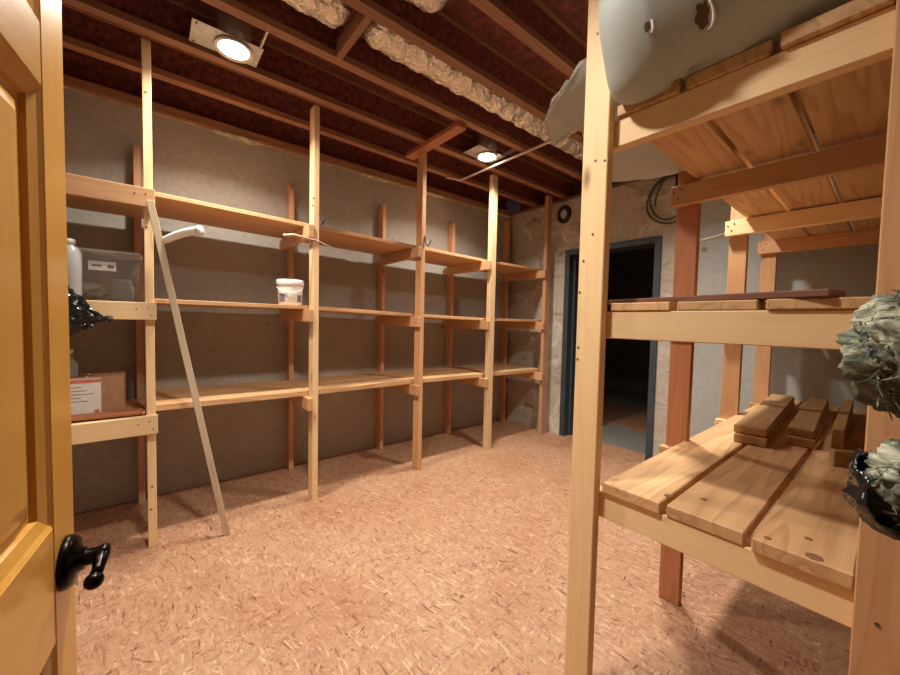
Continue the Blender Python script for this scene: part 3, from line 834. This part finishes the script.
bm = bmesh.new(); box(bm, -.13, .106, -.004, .004, 0.2111, 0.2118); obj('tape', bm, M['paper'], cb)
o = empty('glass_bottle', (-2.82, -.335, .7635+.213)); tag(o, 'small grey glass bottle standing on the cardboard box by the door edge', 'bottle')
bm = bmesh.new(); lathe(bm, [(.032, 0), (.037, .006), (.037, .075), (.018, .10), (.015, .135)], 24); obj('body', bm, M['glass'], o, True)
bm = bmesh.new(); lathe(bm, [(.0175, .13), (.0175, .15), (.015, .152)], 20); obj('cap', bm, M['white_plastic'], o, True)
t = loose('loose_board', (-2.72, -.40), (-2.70, -.03), .09, .019, .7635, M['pine_red'], 'reddish board lying on the lowest shelf in front of the cardboard box', 'board')

# ------------------------------------------------------------------ back wall fittings
o = empty('pipe_sleeve', (-2.535, YB, 2.595)); tag(o, 'round black rimmed grey pipe sleeve set high in the back wall', 'pipe sleeve')
bm = bmesh.new(); tube(bm, [(.064*math.cos(2*PI*k/32), -.012, .078*math.sin(2*PI*k/32)) for k in range(32)], .027, 10, True); obj('rubber_ring', bm, M['cable_black'], o, True)
bm = bmesh.new(); lathe(bm, [(.058, .002), (.058, .020), (.03, .024)], 32, 'Y'); bmesh.ops.transform(bm, matrix=Matrix.Diagonal((1, -1, 1.15, 1)), verts=bm.verts); bmesh.ops.recalc_face_normals(bm, faces=bm.faces); obj('cap', bm, M['sleeve'], o)
o = empty('cable_coil', (-1.40, YB-.02, 2.50)); tag(o, 'coil of thin black cable hanging on the back wall right of the doorway', 'cable')
bm = bmesh.new()
pts = []
for k in range(70):
    a = PI/2 + 2*PI*k/30; rr = 1 + .05*math.sin(k*.37)
    q = (k/70); pts.append(((.20-.05*q)*math.cos(a)*rr + .012*math.sin(k*.5) + .03*q, -.012 - .03*q, (.235-.05*q)*math.sin(a)*rr - .02 + .03*q))
tube(bm, pts, .0085, 8); obj('cable', bm, M['cable_olive'], o, True)
bm = bmesh.new(); box(bm, .055, .12, -.06, .015, .08, .24); bmesh.ops.bevel(bm, geom=bm.edges[:], offset=.01, segments=2, affect='EDGES'); obj('hanger', bm, M['cable_black'], o)
bm = bmesh.new(); tube(bm, [(-1.22, YB-.009, 2.075), (-1.12, YB-.009, 2.085), (-1.02, YB-.009, 2.10)] + bez((-1.0, YB-.009, 2.103), (-.95, YB-.009, 2.11), (-.925, YB-.009, 2.13), (-.922, YB-.009, 2.2), 8) + [(-.920, YB-.009, 2.32)], .0095, 8)
o = obj('white_cable', bm, M['cable_white'], None, True); tag(o, 'white cable bending up the grey back wall behind the right rack', 'cable')

# ------------------------------------------------------------------ torn insulation hanging out of the wall, right edge
def wool(name, c, r, seed, label, zc=0):
    e = empty(name, c); tag(e, label, 'insulation', 'torn insulation at the right edge')
    bm = bmesh.new(); bmesh.ops.create_icosphere(bm, subdivisions=6, radius=1)
    for v in bm.verts:
        p = v.co.copy(); s = Vector((seed, seed*.7, 0))
        n = 1 + .26*noise.noise(p*1.6+s) + .22*noise.noise(p*3.1+s) + .10*noise.noise(p*7+s) + .05*noise.noise(p*17+s) + .035*noise.noise(p*37+s)
        v.co = Vector((p.x*r[0]*n, p.y*r[1]*n, p.z*r[2]*n))
        v.co.x = min(v.co.x, XR-c[0]+.0005)
    obj('glass_wool', bm, M['wool'], e, True); return e, None
wu, _ = wool('insulation_batt', (.055, .92, 1.285), (.104, .08, .105), 5, 'upper tuft of torn pale insulation sticking out before the right rack post')
wl, _ = wool('insulation_batt', (.058, .93, 1.078), (.086, .075, .066), 11, 'lower tuft of torn pale insulation with shiny black plastic before the right rack post')
# thin shreds on the tufts
def shreds(e, r, n, seed):
    random.seed(seed); bm = bmesh.new()
    for k in range(n):
        th = random.uniform(PI*.55, PI*1.45); ph = random.uniform(-1.2, 1.2)
        d = Vector((math.cos(th)*math.cos(ph), math.sin(th)*math.cos(ph), math.sin(ph)))
        p = Vector((d.x*r[0], d.y*r[1], d.z*r[2]))*.85
        t = d.cross(Vector((random.uniform(-1, 1), random.uniform(-1, 1), random.uniform(-1, 1)))).normalized()
        L = random.uniform(.014, .036)
        tube(bm, [p, p + d*L*.45 + t*L*.4, p + d*L*.75 + t*L*1.0], [.0022, .0016, .0006], 5)
    obj('shreds', bm, M['wool'], e)['kind'] = 'stuff'
shreds(wu, (.108, .085, .105), 220, 3); shreds(wl, (.080, .075, .062), 90, 4)
bm = bmesh.new(); bmesh.ops.create_icosphere(bm, subdivisions=5, radius=1)
nn = Vector((-.93, .10, -.36)).normalized()
bmesh.ops.delete(bm, geom=[v for v in bm.verts if v.co.normalized().dot(nn) < .60 + .16*noise.noise(v.co*3)], context='VERTS')
for v in bm.verts:
    p = v.co.copy(); n = 1.12 + .16*noise.noise(p*2.3+Vector((7, 0, 0))) + .10*abs(noise.noise(Vector((p.x*3, p.y*9, p.z*2)))) + .04*noise.noise(p*14)
    v.co = Vector((p.x*.094*n, p.y*.080*n, p.z*.080*n - .008))
    if p.z > -.2: v.co.x *= .96
o = obj('black_film', bm, M['black_plastic'], wl, True); s = o.modifiers.new('t', 'SOLIDIFY'); s.thickness = .0015; o['label'] = 'shiny black plastic sheet'

# ------------------------------------------------------------------ world and camera
w = bpy.data.worlds.new('World'); SC.world = w; w.use_nodes = True
bgn = w.node_tree.nodes.get('Background') or w.node_tree.nodes.new('ShaderNodeBackground')
bgn.inputs[0].default_value = (1, .9, .8, 1); bgn.inputs[1].default_value = .012

cam = bpy.data.cameras.new('camera'); co = bpy.data.objects.new('camera', cam); link(co)
cam.sensor_width = 36; cam.sensor_fit = 'HORIZONTAL'; cam.lens = 367.66/900*36; cam.clip_start = .02
r = Vector((.633219, .773674, .02149)); u = Vector((-.047303, .010972, .99882)); f = Vector((-.772526, .633489, -.043544))
mw = Matrix((r, u, -f)).transposed().to_4x4(); mw.translation = (0, 0, 1.32)
co.matrix_world = mw
SC.camera = co
